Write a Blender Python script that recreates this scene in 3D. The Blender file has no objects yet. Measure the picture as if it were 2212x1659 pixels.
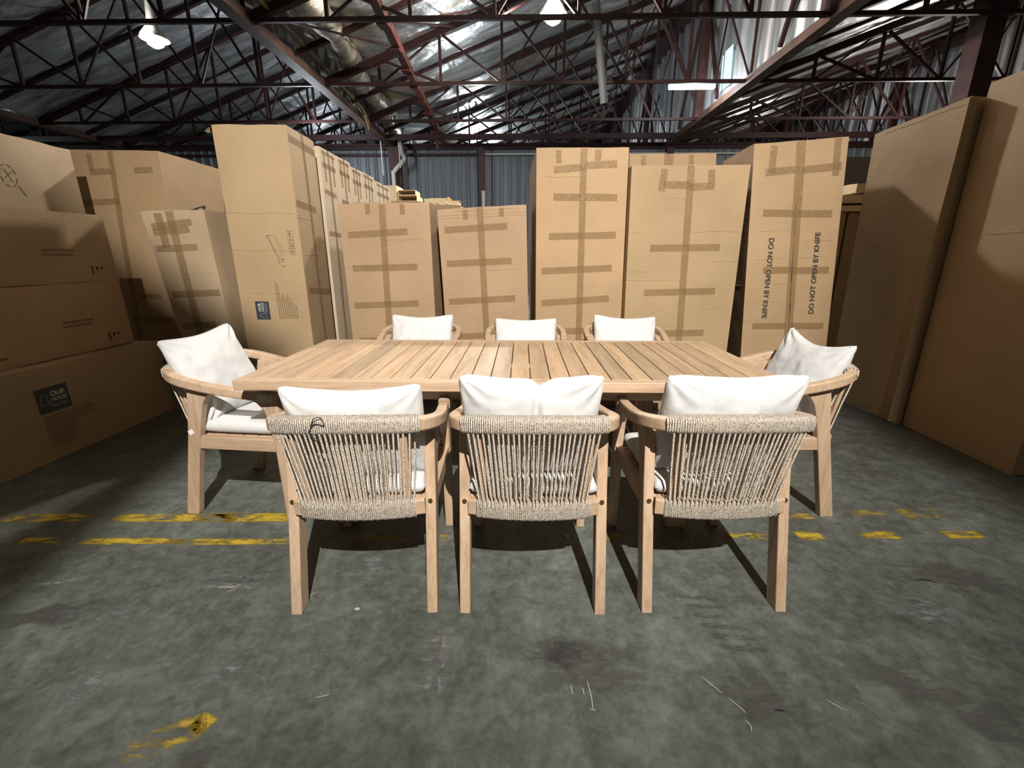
import bpy, math, random
from math import sin, cos, pi, atan2, radians, sqrt, exp
from mathutils import Vector, Matrix, noise

random.seed(7)
SC = bpy.context.scene
COL = SC.collection

# ------------------------------------------------------------------ helpers
class MB:
    """collects geometry for ONE mesh object"""
    def __init__(self):
        self.v = []; self.f = []; self.sm = []
    def add(self, vs, fs, smooth=False):
        o = len(self.v)
        self.v += [tuple(p) for p in vs]
        self.f += [tuple(i + o for i in q) for q in fs]
        self.sm += [smooth] * len(fs)
    def hexa(self, c):
        # c: 0-3 bottom loop, 4-7 top loop
        self.add(c, [(3, 2, 1, 0), (4, 5, 6, 7), (0, 1, 5, 4), (1, 2, 6, 5), (2, 3, 7, 6), (3, 0, 4, 7)])
    def box(self, x0, x1, y0, y1, z0, z1):
        self.hexa([(x0, y0, z0), (x1, y0, z0), (x1, y1, z0), (x0, y1, z0), (x0, y0, z1), (x1, y0, z1), (x1, y1, z1), (x0, y1, z1)])
    def bar(self, a, b, w, h, up=(0, 0, 1)):
        a = Vector(a); b = Vector(b); t = (b - a).normalized(); u = Vector(up)
        s = t.cross(u)
        if s.length < 1e-4: s = t.cross(Vector((1, 0, 0)))
        s.normalize(); n = s.cross(t).normalized()
        s = s * (w / 2); n = n * (h / 2)
        c = [a - s - n, a + s - n, b + s - n, b - s - n, a - s + n, a + s + n, b + s + n, b - s + n]
        self.hexa(c)
    def tube(self, pts, r, n=8, cap=True, smooth=True):
        pts = [Vector(p) for p in pts]; rings = []
        m = len(pts); ref = None
        for i, p in enumerate(pts):
            t = (pts[min(i + 1, m - 1)] - pts[max(i - 1, 0)]).normalized()
            if ref is None:
                ref = Vector((0, 0, 1)) if abs(t.z) < .9 else Vector((1, 0, 0))
            s = t.cross(ref).normalized(); q = s.cross(t).normalized(); ref = q
            rr = r[i] if isinstance(r, (list, tuple)) else r
            rings.append([p + s * (rr * cos(2 * pi * k / n)) + q * (rr * sin(2 * pi * k / n)) for k in range(n)])
        vs = [p for rg in rings for p in rg]; fs = []
        for i in range(m - 1):
            for k in range(n):
                fs.append((i * n + k, i * n + (k + 1) % n, (i + 1) * n + (k + 1) % n, (i + 1) * n + k))
        self.add(vs, fs, smooth)
        if cap:
            self.add(rings[0], [tuple(reversed(range(n)))]); self.add(rings[-1], [tuple(range(n))])
    def sweep(self, pts, sec, up=(0, 0, 1), smooth=False, cap=True):
        """sec: list of (side, up) offsets or function(i)->list"""
        pts = [Vector(p) for p in pts]; m = len(pts); U = Vector(up); vs = []; n = None
        for i, p in enumerate(pts):
            t = (pts[min(i + 1, m - 1)] - pts[max(i - 1, 0)]).normalized()
            s = t.cross(U).normalized(); q = s.cross(t).normalized()
            sc = sec(i) if callable(sec) else sec
            n = len(sc)
            vs += [p + s * a + q * b for a, b in sc]
        fs = []
        for i in range(m - 1):
            for k in range(n):
                fs.append((i * n + k, i * n + (k + 1) % n, (i + 1) * n + (k + 1) % n, (i + 1) * n + k))
        self.add(vs, fs, smooth)
        if cap:
            self.add(vs[:n], [tuple(reversed(range(n)))]); self.add(vs[-n:], [tuple(range(n))])
    def prism(self, poly, x0, x1):
        """poly in (y,z), extruded along x"""
        n = len(poly)
        vs = [(x0, y, z) for y, z in poly] + [(x1, y, z) for y, z in poly]
        fs = [tuple(reversed(range(n))), tuple(range(n, 2 * n))]
        fs += [(k, (k + 1) % n, n + (k + 1) % n, n + k) for k in range(n)]
        self.add(vs, fs)
    def cyl(self, c, axis, r, L, n=16, smooth=True):
        a = Vector(axis).normalized(); c = Vector(c)
        self.tube([c - a * (L / 2), c + a * (L / 2)], r, n, True, smooth)
    def grid(self, fn, nu, nv, smooth=True, flip=False):
        vs = [fn(i / nu, j / nv) for j in range(nv + 1) for i in range(nu + 1)]; fs = []
        for j in range(nv):
            for i in range(nu):
                a = j * (nu + 1) + i; q = (a, a + 1, a + nu + 2, a + nu + 1)
                fs.append(tuple(reversed(q)) if flip else q)
        self.add(vs, fs, smooth)
    def build(self, name, mat, parent=None, loc=None, fix=False):
        me = bpy.data.meshes.new(name)
        me.from_pydata([tuple(p) for p in self.v], [], self.f)
        me.polygons.foreach_set('use_smooth', self.sm)
        if fix:
            import bmesh
            b = bmesh.new(); b.from_mesh(me); bmesh.ops.recalc_face_normals(b, faces=b.faces); b.to_mesh(me); b.free()
        me.materials.append(mat); me.update()
        o = bpy.data.objects.new(name, me); COL.objects.link(o)
        if loc is not None: o.location = loc
        if parent is not None: o.parent = parent
        return o

def tag(o, label=None, cat=None, group=None, kind=None):
    if label: o['label'] = label
    if cat: o['category'] = cat
    if group: o['group'] = group
    if kind: o['kind'] = kind
    return o
def struct(o, label=None):
    o['kind'] = 'structure'
    if label: o['label'] = label
    return o
def empty(name, loc=(0, 0, 0), rz=0.0):
    o = bpy.data.objects.new(name, None); COL.objects.link(o)
    o.location = loc; o.rotation_euler = (0, 0, rz); o.empty_display_size = .1
    return o
def bevel(o, w=.004, seg=2):
    m = o.modifiers.new('Bevel', 'BEVEL'); m.width = w; m.segments = seg; m.limit_method = 'ANGLE'; m.angle_limit = radians(40)
    return o
def children_of(o):
    return [c for c in bpy.data.objects if c.parent == o]
def copy_tree(o, parent=None):
    c = o.copy(); COL.objects.link(c); c.parent = parent
    for ch in children_of(o): copy_tree(ch, c)
    return c
def catmull(P, sub=8):
    P = [Vector(p) for p in P]; out = []
    for i in range(len(P) - 1):
        p0 = P[max(i - 1, 0)]; p1 = P[i]; p2 = P[i + 1]; p3 = P[min(i + 2, len(P) - 1)]
        for k in range(sub):
            t = k / sub
            out.append(.5 * ((2 * p1) + (p2 - p0) * t + (2 * p0 - 5 * p1 + 4 * p2 - p3) * t * t + (3 * p1 - p0 - 3 * p2 + p3) * t ** 3))
    out.append(P[-1]); return out

# ------------------------------------------------------------------ materials
def newmat(name):
    m = bpy.data.materials.new(name); m.use_nodes = True
    nt = m.node_tree; b = nt.nodes['Principled BSDF']
    return m, nt, b
def nd(nt, t, **kw):
    n = nt.nodes.new(t)
    for k, v in kw.items():
        if k in n.inputs: n.inputs[k].default_value = v
        else: setattr(n, k, v)
    return n
def ramp(nt, fac, stops):
    r = nt.nodes.new('ShaderNodeValToRGB'); e = r.color_ramp.elements
    while len(e) < len(stops): e.new(.5)
    for i, (p, c) in enumerate(stops):
        e[i].position = p; e[i].color = (c[0], c[1], c[2], 1) if not isinstance(c, (int, float)) else (c, c, c, 1)
    nt.links.new(fac, r.inputs['Fac']); return r.outputs['Color']
def coords(nt, scale=(1, 1, 1), kind='Object', rot=(0, 0, 0), loc=(0, 0, 0)):
    tc = nt.nodes.new('ShaderNodeTexCoord'); mp = nt.nodes.new('ShaderNodeMapping')
    mp.inputs['Scale'].default_value = scale; mp.inputs['Rotation'].default_value = rot; mp.inputs['Location'].default_value = loc
    nt.links.new(tc.outputs[kind], mp.inputs['Vector']); return mp.outputs['Vector']
def noi(nt, vec, scale=5, detail=4, rough=.55, dist=0):
    n = nd(nt, 'ShaderNodeTexNoise', Scale=scale, Detail=detail, Roughness=rough, Distortion=dist)
    nt.links.new(vec, n.inputs['Vector']); return n.outputs['Fac']
def mix(nt, fac, a, b, mode='MIX'):
    m = nt.nodes.new('ShaderNodeMix'); m.data_type = 'RGBA'; m.blend_type = mode
    for s, x in ((m.inputs['Factor'], fac), (m.inputs['A'], a), (m.inputs['B'], b)):
        if isinstance(x, (int, float)): s.default_value = x
        elif isinstance(x, tuple): s.default_value = (x[0], x[1], x[2], 1)
        else: nt.links.new(x, s)
    return m.outputs['Result']
def mth(nt, op, a, b=None, clamp=False):
    m = nt.nodes.new('ShaderNodeMath'); m.operation = op; m.use_clamp = clamp
    for s, x in zip(m.inputs, (a, b)):
        if x is None: continue
        if isinstance(x, (int, float)): s.default_value = x
        else: nt.links.new(x, s)
    return m.outputs[0]
def bump(nt, b, h, strength=.3, dist=.01):
    n = nd(nt, 'ShaderNodeBump', Strength=strength, Distance=dist)
    nt.links.new(h, n.inputs['Height']); nt.links.new(n.outputs['Normal'], b.inputs['Normal'])
def simple(name, col, rough=.5, metal=0.0, alpha=1.0):
    m, nt, b = newmat(name)
    b.inputs['Base Color'].default_value = (*col, 1); b.inputs['Roughness'].default_value = rough; b.inputs['Metallic'].default_value = metal
    b.inputs['Alpha'].default_value = alpha
    return m
def emis(name, col, s):
    m, nt, b = newmat(name)
    b.inputs['Base Color'].default_value = (0, 0, 0, 1)
    b.inputs['Emission Color'].default_value = (*col, 1); b.inputs['Emission Strength'].default_value = s
    return m

def wood(name, axis, c0, c1, c2, planks=None):
    m, nt, b = newmat(name)
    sc = [14, 14, 14]; sc[axis] = 1.1
    v = coords(nt, tuple(sc))
    if planks:
        tc = nt.nodes.new('ShaderNodeTexCoord'); sp = nt.nodes.new('ShaderNodeSeparateXYZ'); nt.links.new(tc.outputs['Object'], sp.inputs[0])
        idx = mth(nt, 'FLOOR', mth(nt, 'DIVIDE', mth(nt, 'ADD', sp.outputs['X'], planks[0]), planks[1]))
        wn = nt.nodes.new('ShaderNodeTexWhiteNoise'); wn.noise_dimensions = '1D'; nt.links.new(idx, wn.inputs['W'])
        va = nt.nodes.new('ShaderNodeVectorMath'); va.operation = 'ADD'
        sc2 = nt.nodes.new('ShaderNodeVectorMath'); sc2.operation = 'SCALE'; nt.links.new(wn.outputs['Color'], sc2.inputs[0]); sc2.inputs['Scale'].default_value = 37
        nt.links.new(v, va.inputs[0]); nt.links.new(sc2.outputs[0], va.inputs[1]); v = va.outputs[0]
    else:
        oi = nt.nodes.new('ShaderNodeObjectInfo'); va = nt.nodes.new('ShaderNodeVectorMath'); va.operation = 'ADD'
        sc2 = nt.nodes.new('ShaderNodeVectorMath'); sc2.operation = 'SCALE'; cb = nt.nodes.new('ShaderNodeCombineXYZ')
        for k in range(3): nt.links.new(oi.outputs['Random'], cb.inputs[k])
        nt.links.new(cb.outputs[0], sc2.inputs[0]); sc2.inputs['Scale'].default_value = 53
        nt.links.new(v, va.inputs[0]); nt.links.new(sc2.outputs[0], va.inputs[1]); v = va.outputs[0]
    n1 = noi(nt, v, 1.6, 6, .6, .6); n2 = noi(nt, v, 9, 3, .5)
    c = ramp(nt, n1, [(.28, c0), (.5, c1), (.75, c2)])
    c = mix(nt, .25, c, ramp(nt, n2, [(.35, tuple(x * .72 for x in c1)), (.65, c2)]))
    if planks:
        c = mix(nt, .5, c, mix(nt, 1.0, c, ramp(nt, wn.outputs['Value'], [(0, (.55, .55, .6)), (.5, (.9, .86, .8)), (1, (1.15, 1.05, .95))]), 'MULTIPLY'))
    nt.links.new(c, b.inputs['Base Color']); b.inputs['Roughness'].default_value = .55
    bump(nt, b, n2, .12, .004)
    return m
W0, W1, W2 = (.30, .195, .12), (.44, .305, .198), (.53, .385, .265)
WOODX = wood('teak_along_x', 0, W0, W1, W2); WOODY = wood('teak_along_y', 1, W0, W1, W2); WOODZ = wood('teak_along_z', 2, W0, W1, W2)

def rope_mat(name, stripe):
    m, nt, b = newmat(name)
    v = coords(nt, (1, 1, 1))
    sp = noi(nt, v, 250, 2, .6); lo = noi(nt, v, 45, 3, .5)
    c = ramp(nt, sp, [(.35, (.12, .082, .058)), (.43, (.42, .345, .265)), (.53, (.69, .61, .51))])
    c = mix(nt, .2, c, ramp(nt, lo, [(.3, (.30, .23, .17)), (.7, (.65, .57, .46))]))
    nt.links.new(c, b.inputs['Base Color']); b.inputs['Roughness'].default_value = .85
    if stripe:
        w = nd(nt, 'ShaderNodeTexWave', Scale=44.0, Distortion=1.5, Detail=1.0); w.bands_direction = 'X'
        nt.links.new(v, w.inputs['Vector'])
        h = mth(nt, 'ADD', mth(nt, 'MULTIPLY', w.outputs['Fac'], .8), mth(nt, 'MULTIPLY', sp, .3)); bump(nt, b, h, 1.0, .006)
    else: bump(nt, b, sp, .4, .002)
    return m
ROPE = rope_mat('twisted_rope', False); ROPEW = rope_mat('wrapped_rope', True)

def fabric():
    m, nt, b = newmat('cream_fabric'); v = coords(nt)
    n = noi(nt, v, 420, 2, .6); l = noi(nt, v, 9, 4, .6)
    c = ramp(nt, n, [(.3, (.515, .51, .50)), (.7, (.585, .58, .57))])
    nt.links.new(c, b.inputs['Base Color']); b.inputs['Roughness'].default_value = .9
    b.inputs['Sheen Weight'].default_value = .15
    h = mth(nt, 'ADD', mth(nt, 'MULTIPLY', n, .12), mth(nt, 'MULTIPLY', l, 1.0)); bump(nt, b, h, .45, .014)
    return m
FABRIC = fabric()

def card(name, base, vary=.12, seed=0.0):
    m, nt, b = newmat(name); v = coords(nt, (1, 1, 1), 'Object', (0, 0, 0), (seed, seed * 1.7, seed * .6))
    lo = noi(nt, v, 2.2, 5, .55); fi = noi(nt, v, 160, 3, .6); st = noi(nt, coords(nt, (3, 3, 90)), 2, 2, .5)
    d = tuple(x * (1 - vary) for x in base); l = tuple(min(1, x * (1 + vary * .7)) for x in base)
    c = ramp(nt, lo, [(.3, d), (.7, l)])
    c = mix(nt, .18, c, ramp(nt, fi, [(.3, tuple(x * .7 for x in base)), (.7, tuple(x * 1.2 for x in base))]))
    nt.links.new(c, b.inputs['Base Color']); b.inputs['Roughness'].default_value = .72
    b.inputs['Specular IOR Level'].default_value = .3
    h = mth(nt, 'ADD', mth(nt, 'MULTIPLY', lo, 1.0), mth(nt, 'MULTIPLY', st, .15)); bump(nt, b, h, .35, .03)
    return m
CARD = card('kraft_cardboard', (.375, .252, .138), .12, 1.0)
CARDP = card('pinkish_kraft_cardboard', (.355, .236, .140), .12, 4.0)
CARDY = card('yellowish_kraft_cardboard', (.345, .240, .130), .14, 9.0)
CARDL = card('light_kraft_cardboard', (.385, .272, .152), .10, 14.0)
CARDG = card('greyish_kraft_cardboard', (.40, .295, .185), .12, 20.0)
CARDR = card('lit_kraft_cardboard', (.52, .42, .295), .10, 33.0)  # kraft paled to put lamplight into the colour of the aisle row
CARDW = card('pale_cardboard', (.72, .56, .35), .08, 25.0)

def tape_mat():
    m, nt, b = newmat('brown_packing_tape'); v = coords(nt)
    n = noi(nt, v, 14, 4, .6); w = noi(nt, coords(nt, (60, 60, 9)), 3, 3, .6, .5)
    c = ramp(nt, n, [(.3, (.26, .155, .065)), (.7, (.34, .215, .10))]); nt.links.new(c, b.inputs['Base Color'])
    b.inputs['Roughness'].default_value = .16; b.inputs['Alpha'].default_value = .46
    bump(nt, b, w, .7, .010)
    return m
TAPE = tape_mat()
INK = simple('printed_ink', (.035, .028, .022), .7)
INKF = simple('faded_printed_ink', (.16, .10, .055), .75)
LABELM = simple('slate_label', (.035, .04, .05), .6)
LABELW = simple('label_lettering', (.55, .54, .50), .7)
LABELD = simple('label_outline', (.17, .19, .20), .7)
BRASS = simple('brass_bolt', (.62, .48, .25), .3, 1.0)
STRAPM = simple('dark_strap', (.03, .028, .028), .7)
STICK = simple('white_sticker', (.75, .76, .78), .4)

def steel(name, base, rough=.6):
    m, nt, b = newmat(name); v = coords(nt); n = noi(nt, v, 3, 5, .6)
    c = ramp(nt, n, [(.3, tuple(x * .6 for x in base)), (.7, tuple(x * 1.35 for x in base))]); nt.links.new(c, b.inputs['Base Color'])
    b.inputs['Roughness'].default_value = rough; b.inputs['Specular IOR Level'].default_value = .25; return m
STEEL = steel('maroon_painted_steel', (.022, .0068, .0062), .6)
STEELB = steel('brown_painted_steel', (.060, .030, .021), .65)
STEELR = steel('red_oxide_steel', (.060, .014, .010), .65)
STEELY = steel('ochre_pipe_paint', (.11, .07, .026), .6)
STEELD = steel('dark_column_steel', (.045, .018, .016), .6)
PVC = simple('white_pvc', (.36, .345, .31), .5)
GREYP = simple('grey_conduit', (.014, .014, .014), .8)

def foil(name, base, rough=.34, warm=False):
    m, nt, b = newmat(name)
    v1 = coords(nt, (.35, 2.6, 1.0)); v2 = coords(nt, (1, 1, 1))
    a = noi(nt, v1, 1.6, 6, .62, .4); c2 = noi(nt, v2, 3.2, 6, .65, .8); d = noi(nt, v2, .35, 3, .5)
    c = ramp(nt, a, [(.32, tuple(x * .42 for x in base)), (.5, base), (.66, tuple(min(1, x * 1.5) for x in base))])
    if warm: c = mix(nt, ramp(nt, noi(nt, coords(nt, (.07, .8, .2)), 1.0, 4, .6), [(.54, 0.0), (.60, 1.0)]), c, (.62, .47, .30))
    nt.links.new(c, b.inputs['Base Color']); b.inputs['Metallic'].default_value = .78
    r = ramp(nt, d, [(.3, rough * .85), (.7, rough * 1.35)]); nt.links.new(r, b.inputs['Roughness'])
    h = mth(nt, 'ADD', mth(nt, 'MULTIPLY', a, .6), mth(nt, 'MULTIPLY', c2, .7)); bump(nt, b, h, .6, .08)
    return m
FOIL = foil('foil_insulation', (.58, .575, .56), .30, True); FOILD = foil('dull_foil_insulation', (.50, .50, .50), .34)
FOILT = foil('tan_foil_wrap', (.50, .42, .34), .4)
def sheet(name, base, rough=.5, metal=.3):
    m, nt, b = newmat(name); v = coords(nt, (4, 4, .25)); n = noi(nt, v, 1.5, 5, .6)
    c = ramp(nt, n, [(.3, tuple(x * .7 for x in base)), (.7, tuple(x * 1.2 for x in base))]); nt.links.new(c, b.inputs['Base Color'])
    b.inputs['Roughness'].default_value = rough; b.inputs['Metallic'].default_value = metal; return m
SHEET = sheet('galvanised_sheet', (.095, .103, .115), .55, .2)
SHEETF = sheet('foil_faced_sheet', (.40, .40, .41), .38, .8)

def floor_mat():
    m, nt, b = newmat('worn_concrete')
    v = coords(nt)
    n1 = noi(nt, v, .9, 9, .62, .3); n2 = noi(nt, v, 3.5, 8, .65, .6); n3 = noi(nt, v, 45, 4, .6); n4 = noi(nt, coords(nt, (.6, 1.6, 1), 'Object', (0, 0, .5)), .55, 5, .6, .4)
    n5 = noi(nt, coords(nt, (1.2, 4.5, 1), 'Object', (0, 0, -.35)), 1.4, 8, .7, .9); n6 = noi(nt, v, 1.3, 2, .5)
    c = ramp(nt, n1, [(.32, (.072, .075, .067)), (.48, (.160, .168, .150)), (.66, (.270, .278, .252))])
    c = mix(nt, .55, c, ramp(nt, n2, [(.34, (.060, .061, .055)), (.52, (.172, .180, .162)), (.70, (.33, .338, .31))]))
    c = mix(nt, mth(nt, 'MULTIPLY', ramp(nt, n4, [(.46, 0.0), (.62, 1.0)]), .55), c, (.068, .056, .046))
    c = mix(nt, mth(nt, 'MULTIPLY', ramp(nt, n5, [(.60, 0.0), (.74, 1.0)]), .30), c, (.28, .28, .26))
    c = mix(nt, mth(nt, 'MULTIPLY', ramp(nt, n6, [(.30, 1.0), (.40, 0.0)]), .35), c, (.065, .060, .054))
    n7 = noi(nt, v, 6.5, 7, .68, .5); c = mix(nt, mth(nt, 'MULTIPLY', ramp(nt, n7, [(.44, 1.0), (.58, 0.0)]), .55), c, (.040, .039, .034))
    n8 = noi(nt, v, 17, 5, .7, .4); c = mix(nt, .42, c, ramp(nt, n8, [(.36, (.058, .059, .053)), (.52, (.150, .156, .141)), (.66, (.27, .278, .255))]))
    c = mix(nt, .22, c, ramp(nt, n3, [(.3, (.05, .05, .045)), (.7, (.20, .20, .185))]))
    n9 = noi(nt, v, .45, 4, .55); c = mix(nt, 1.0, c, ramp(nt, n9, [(.36, (.56, .58, .55)), (.56, (.93, 1.0, .965))]), 'MULTIPLY')
    nt.links.new(c, b.inputs['Base Color'])
    nt.links.new(ramp(nt, n2, [(.3, .42), (.7, .62)]), b.inputs['Roughness'])
    b.inputs['Specular IOR Level'].default_value = .35
    bump(nt, b, mth(nt, 'ADD', n2, mth(nt, 'MULTIPLY', n3, .3)), .12, .01)
    return m
FLOORM = floor_mat()
def paint_mat(name, col, thr, scale=26):
    m, nt, b = newmat(name); v = coords(nt, (1, 1, 1)); s = coords(nt, (.45, 1.4, 1))
    n = noi(nt, s, scale, 7, .7); l = noi(nt, v, 5, 3, .5)
    a = ramp(nt, mth(nt, 'ADD', mth(nt, 'MULTIPLY', n, .65), mth(nt, 'MULTIPLY', l, .35)), [(thr - .05, 0.0), (thr + .05, 1.0)])
    c = ramp(nt, n, [(.35, tuple(x * .55 for x in col)), (.6, col)]); nt.links.new(c, b.inputs['Base Color'])
    at = nt.nodes.new('ShaderNodeAttribute'); at.attribute_name = 'fade'
    nt.links.new(mth(nt, 'MULTIPLY', a, at.outputs['Fac'], True), b.inputs['Alpha']); b.inputs['Roughness'].default_value = .6
    return m
PAINT = paint_mat('worn_yellow_paint', (.52, .36, .035), .465); PAINTD = paint_mat('faint_yellow_paint', (.42, .30, .05), .52)
SCUFF = paint_mat('pale_scuff', (.20, .21, .205), .54, 30)
SCRATCH = simple('white_scratch', (.42, .41, .38), .7)

# ------------------------------------------------------------------ camera
cam = bpy.data.cameras.new('camera'); co = bpy.data.objects.new('camera', cam); COL.objects.link(co)
cam.sensor_width = 36; cam.sensor_fit = 'HORIZONTAL'; cam.lens = 36 * 950 / 2212
co.location = (0, 0, 1.25); co.rotation_euler = (radians(90 - 16.228), 0, radians(1.274))
SC.camera = co; cam.clip_end = 200
SC.view_settings.view_transform = 'Standard'; SC.view_settings.look = 'None'
SC.view_settings.exposure = 0.0; SC.view_settings.gamma = 1.0; SC.view_settings.use_curve_mapping = False

# ------------------------------------------------------------------ floor
fm = MB(); fm.grid(lambda u, v: (-40 + 80 * u, -12 + 62 * v, 0), 8, 8, False)
floor = struct(fm.build('floor', FLOORM))
def decal(name, mat, x0, x1, y0, y1, z=.0008, rot=0.0, nu=24, nv=6, wob=.15, soft=.25):
    m = MB(); cx, cy = (x0 + x1) / 2, (y0 + y1) / 2; w, h = x1 - x0, y1 - y0; fade = []
    def fn(u, v):
        a = (u - .5) * w; bb = (v - .5) * h
        bb += (noise.noise(Vector((a * 9 + cx * 7, v * 1.5, cy))) * wob) * h
        e = min(1, min(u, 1 - u) / (soft * .5 + 1e-6)) * min(1, min(v, 1 - v) / .12)
        fade.append(max(0, e))
        return (cx + a * cos(rot) - bb * sin(rot), cy + a * sin(rot) + bb * cos(rot), z)
    m.grid(fn, nu, nv, False)
    o = m.build(name, mat, floor)
    at = o.data.attributes.new('fade', 'FLOAT', 'POINT'); at.data.foreach_set('value', fade)
    return o
for a in [(-2.66, -2.10, 1.82, 1.905), (-2.04, -1.40, 1.835, 1.915), (-1.62, -1.10, 1.845, 1.93), (-2.30, -2.08, 1.655, 1.71), (-2.02, -1.5, 1.66, 1.715), (-1.62, -1.03, 1.67, 1.718),
          (1.28, 1.41, 1.765, 1.828), (1.58, 1.765, 1.778, 1.838), (1.97, 2.16, 1.79, 1.852)]:
    decal('paint_stripe', PAINT, *a, rot=.02)
for a in [(1.9, 2.18, 1.95, 2.05), (1.08, 1.2, 1.765, 1.83), (1.3, 1.47, 1.93, 1.985), (-.80, -.5, 1.70, 1.775), (-.44, -.32, 1.72, 1.775), (.33, .5, 1.745, 1.8), (.95, 1.1, 1.76, 1.82), (1.66, 1.85, 1.955, 2.02), (-2.8, -2.55, 1.65, 1.71)]:
    decal('faint_paint_stripe', PAINTD, *a, rot=.02)
decal('faint_paint_stripe', PAINTD, -1.05, -.86, .80, .90, rot=.6); decal('paint_stripe', PAINT, -.91, -.855, .86, .925, rot=1.2)
for a in [(-1.32, -.93, 1.44, 1.49, .03), (-1.75, -1.25, 1.2, 1.3, -.2), (-.34, -.22, .86, 1.25, .1), (-1.2, -.6, 1.02, 1.1, .5), (1.2, 1.9, 1.25, 1.4, -.6), (.9, 1.4, 1.5, 1.62, -.4), (-.75, -.45, 1.45, 1.62, .6), (2.2, 2.8, 2.25, 2.36, -.3), (-2.3, -1.75, 2.02, 2.12, .3), (-1.6, -1.0, .95, 1.05, .6)]:
    decal('pale_scuff', SCUFF, *a[:4], rot=a[4], wob=.5, soft=1.0)
SCUFFB = paint_mat('chalky_scuff', (.30, .305, .295), .50, 30)
for a in [(-1.34, -.94, 1.45, 1.485, .03), (-1.28, -1.0, 1.40, 1.43, .05), (-.275, -.225, .90, 1.22, .04), (-1.95, -1.75, 1.40, 1.44, .2)]:
    decal('chalky_scuff', SCUFFB, *a[:4], rot=a[4], wob=.6, soft=.8)
STAIN = paint_mat('dark_stain', (.105, .102, .092), .49, 22)
for k in range(6):
    decal('tyre_mark', STAIN, .60 + .012 * k, .76 + .012 * k, 1.385 - k * .045, 1.408 - k * .045, z=.0006, rot=-.08)
for a in [(-.55, -.15, .62, .72, .0), (.0, .45, 1.02, 1.16, .1), (-.05, .2, 1.10, 1.2, -.3), (.55, .85, .92, 1.08, -.4), (1.0, 1.5, .95, 1.1, -.5), (-1.9, -1.5, 1.2, 1.32, .3), (-.9, -.75, .78, .84, 0), (1.4, 2.0, 1.45, 1.6, -.3)]:
    decal('dark_stain', STAIN, *a[:4], z=.0006, rot=a[4], wob=.6, soft=1.2)
def scratch(pts, w=.0013):
    m = MB(); P = catmull([(x, y, .0011) for x, y in pts], 6)
    for i in range(len(P) - 1):
        a, b = P[i], P[i + 1]; n = Vector((-(b - a).y, (b - a).x, 0)).normalized() * w * (.5 + .5 * sin(pi * (i + .5) / len(P)))
        m.add([a - n, b - n, b + n, a + n], [(0, 1, 2, 3)])
    m.build('scratch', SCRATCH, floor)
for s in [[(.562, 1.066), (.585, 1.037), (.603, 1.013)], [(.615, 1.0), (.637, .969), (.645, .955)], [(.632, .935), (.641, .92), (.636, .905)], [(.207, 1.046), (.212, .99), (.211, .955)], [(.203, .957), (.218, .953)],
          [(.155, 1.03), (.158, 1.0)], [(-.602, .972), (-.58, .978), (-.564, .984)], [(-1.14, 1.385), (-1.11, 1.40)], [(.19, 1.02), (.192, 1.0)], [(-.82, 1.36), (-.79, 1.39)], [(.9, 1.0), (.93, .97)]]:
    scratch(s)
m = MB(); m.grid(lambda u, v: (-.60 + 0.010 * (u - .5) * 2 * sqrt(max(0, 1 - (2 * v - 1) ** 2)), 1.312 + .008 * (v - .5) * 2, .0012), 6, 6, False); m.build('pale_chip', SCRATCH, floor)

# ------------------------------------------------------------------ dining chair
def rail_path():
    half = [(.243, .275, .628), (.258, .14, .645), (.270, .0, .667), (.277, -.10, .688), (.272, -.185, .708), (.238, -.255, .724), (.17, -.288, .733), (.09, -.300, .737)]
    P = half + [(0, -.304, .738)] + [(-x, y, z) for x, y, z in reversed(half)]
    return catmull(P, 6)
RP = rail_path()
def rrect(w, h, r, n=3):
    out = []
    for cx, cy, a0 in ((w / 2 - r, h / 2 - r, 0), (-w / 2 + r, h / 2 - r, 90), (-w / 2 + r, -h / 2 + r, 180), (w / 2 - r, -h / 2 + r, 270)):
        for k in range(n + 1):
            a = radians(a0 + 90 * k / n); out.append((cx + r * cos(a), cy + r * sin(a)))
    return out
def rail_at_x(x):
    best = None
    for i in range(len(RP) - 1):
        a, b = RP[i], RP[i + 1]
        if a.y > -.2 or b.y > -.2: continue
        if (a.x - x) * (b.x - x) <= 0:
            t = (x - a.x) / (b.x - a.x + 1e-9); best = a.lerp(b, t)
    return best
def lower_y(x): return -.215 - .030 * (1 - (x / .235) ** 2)

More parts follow.
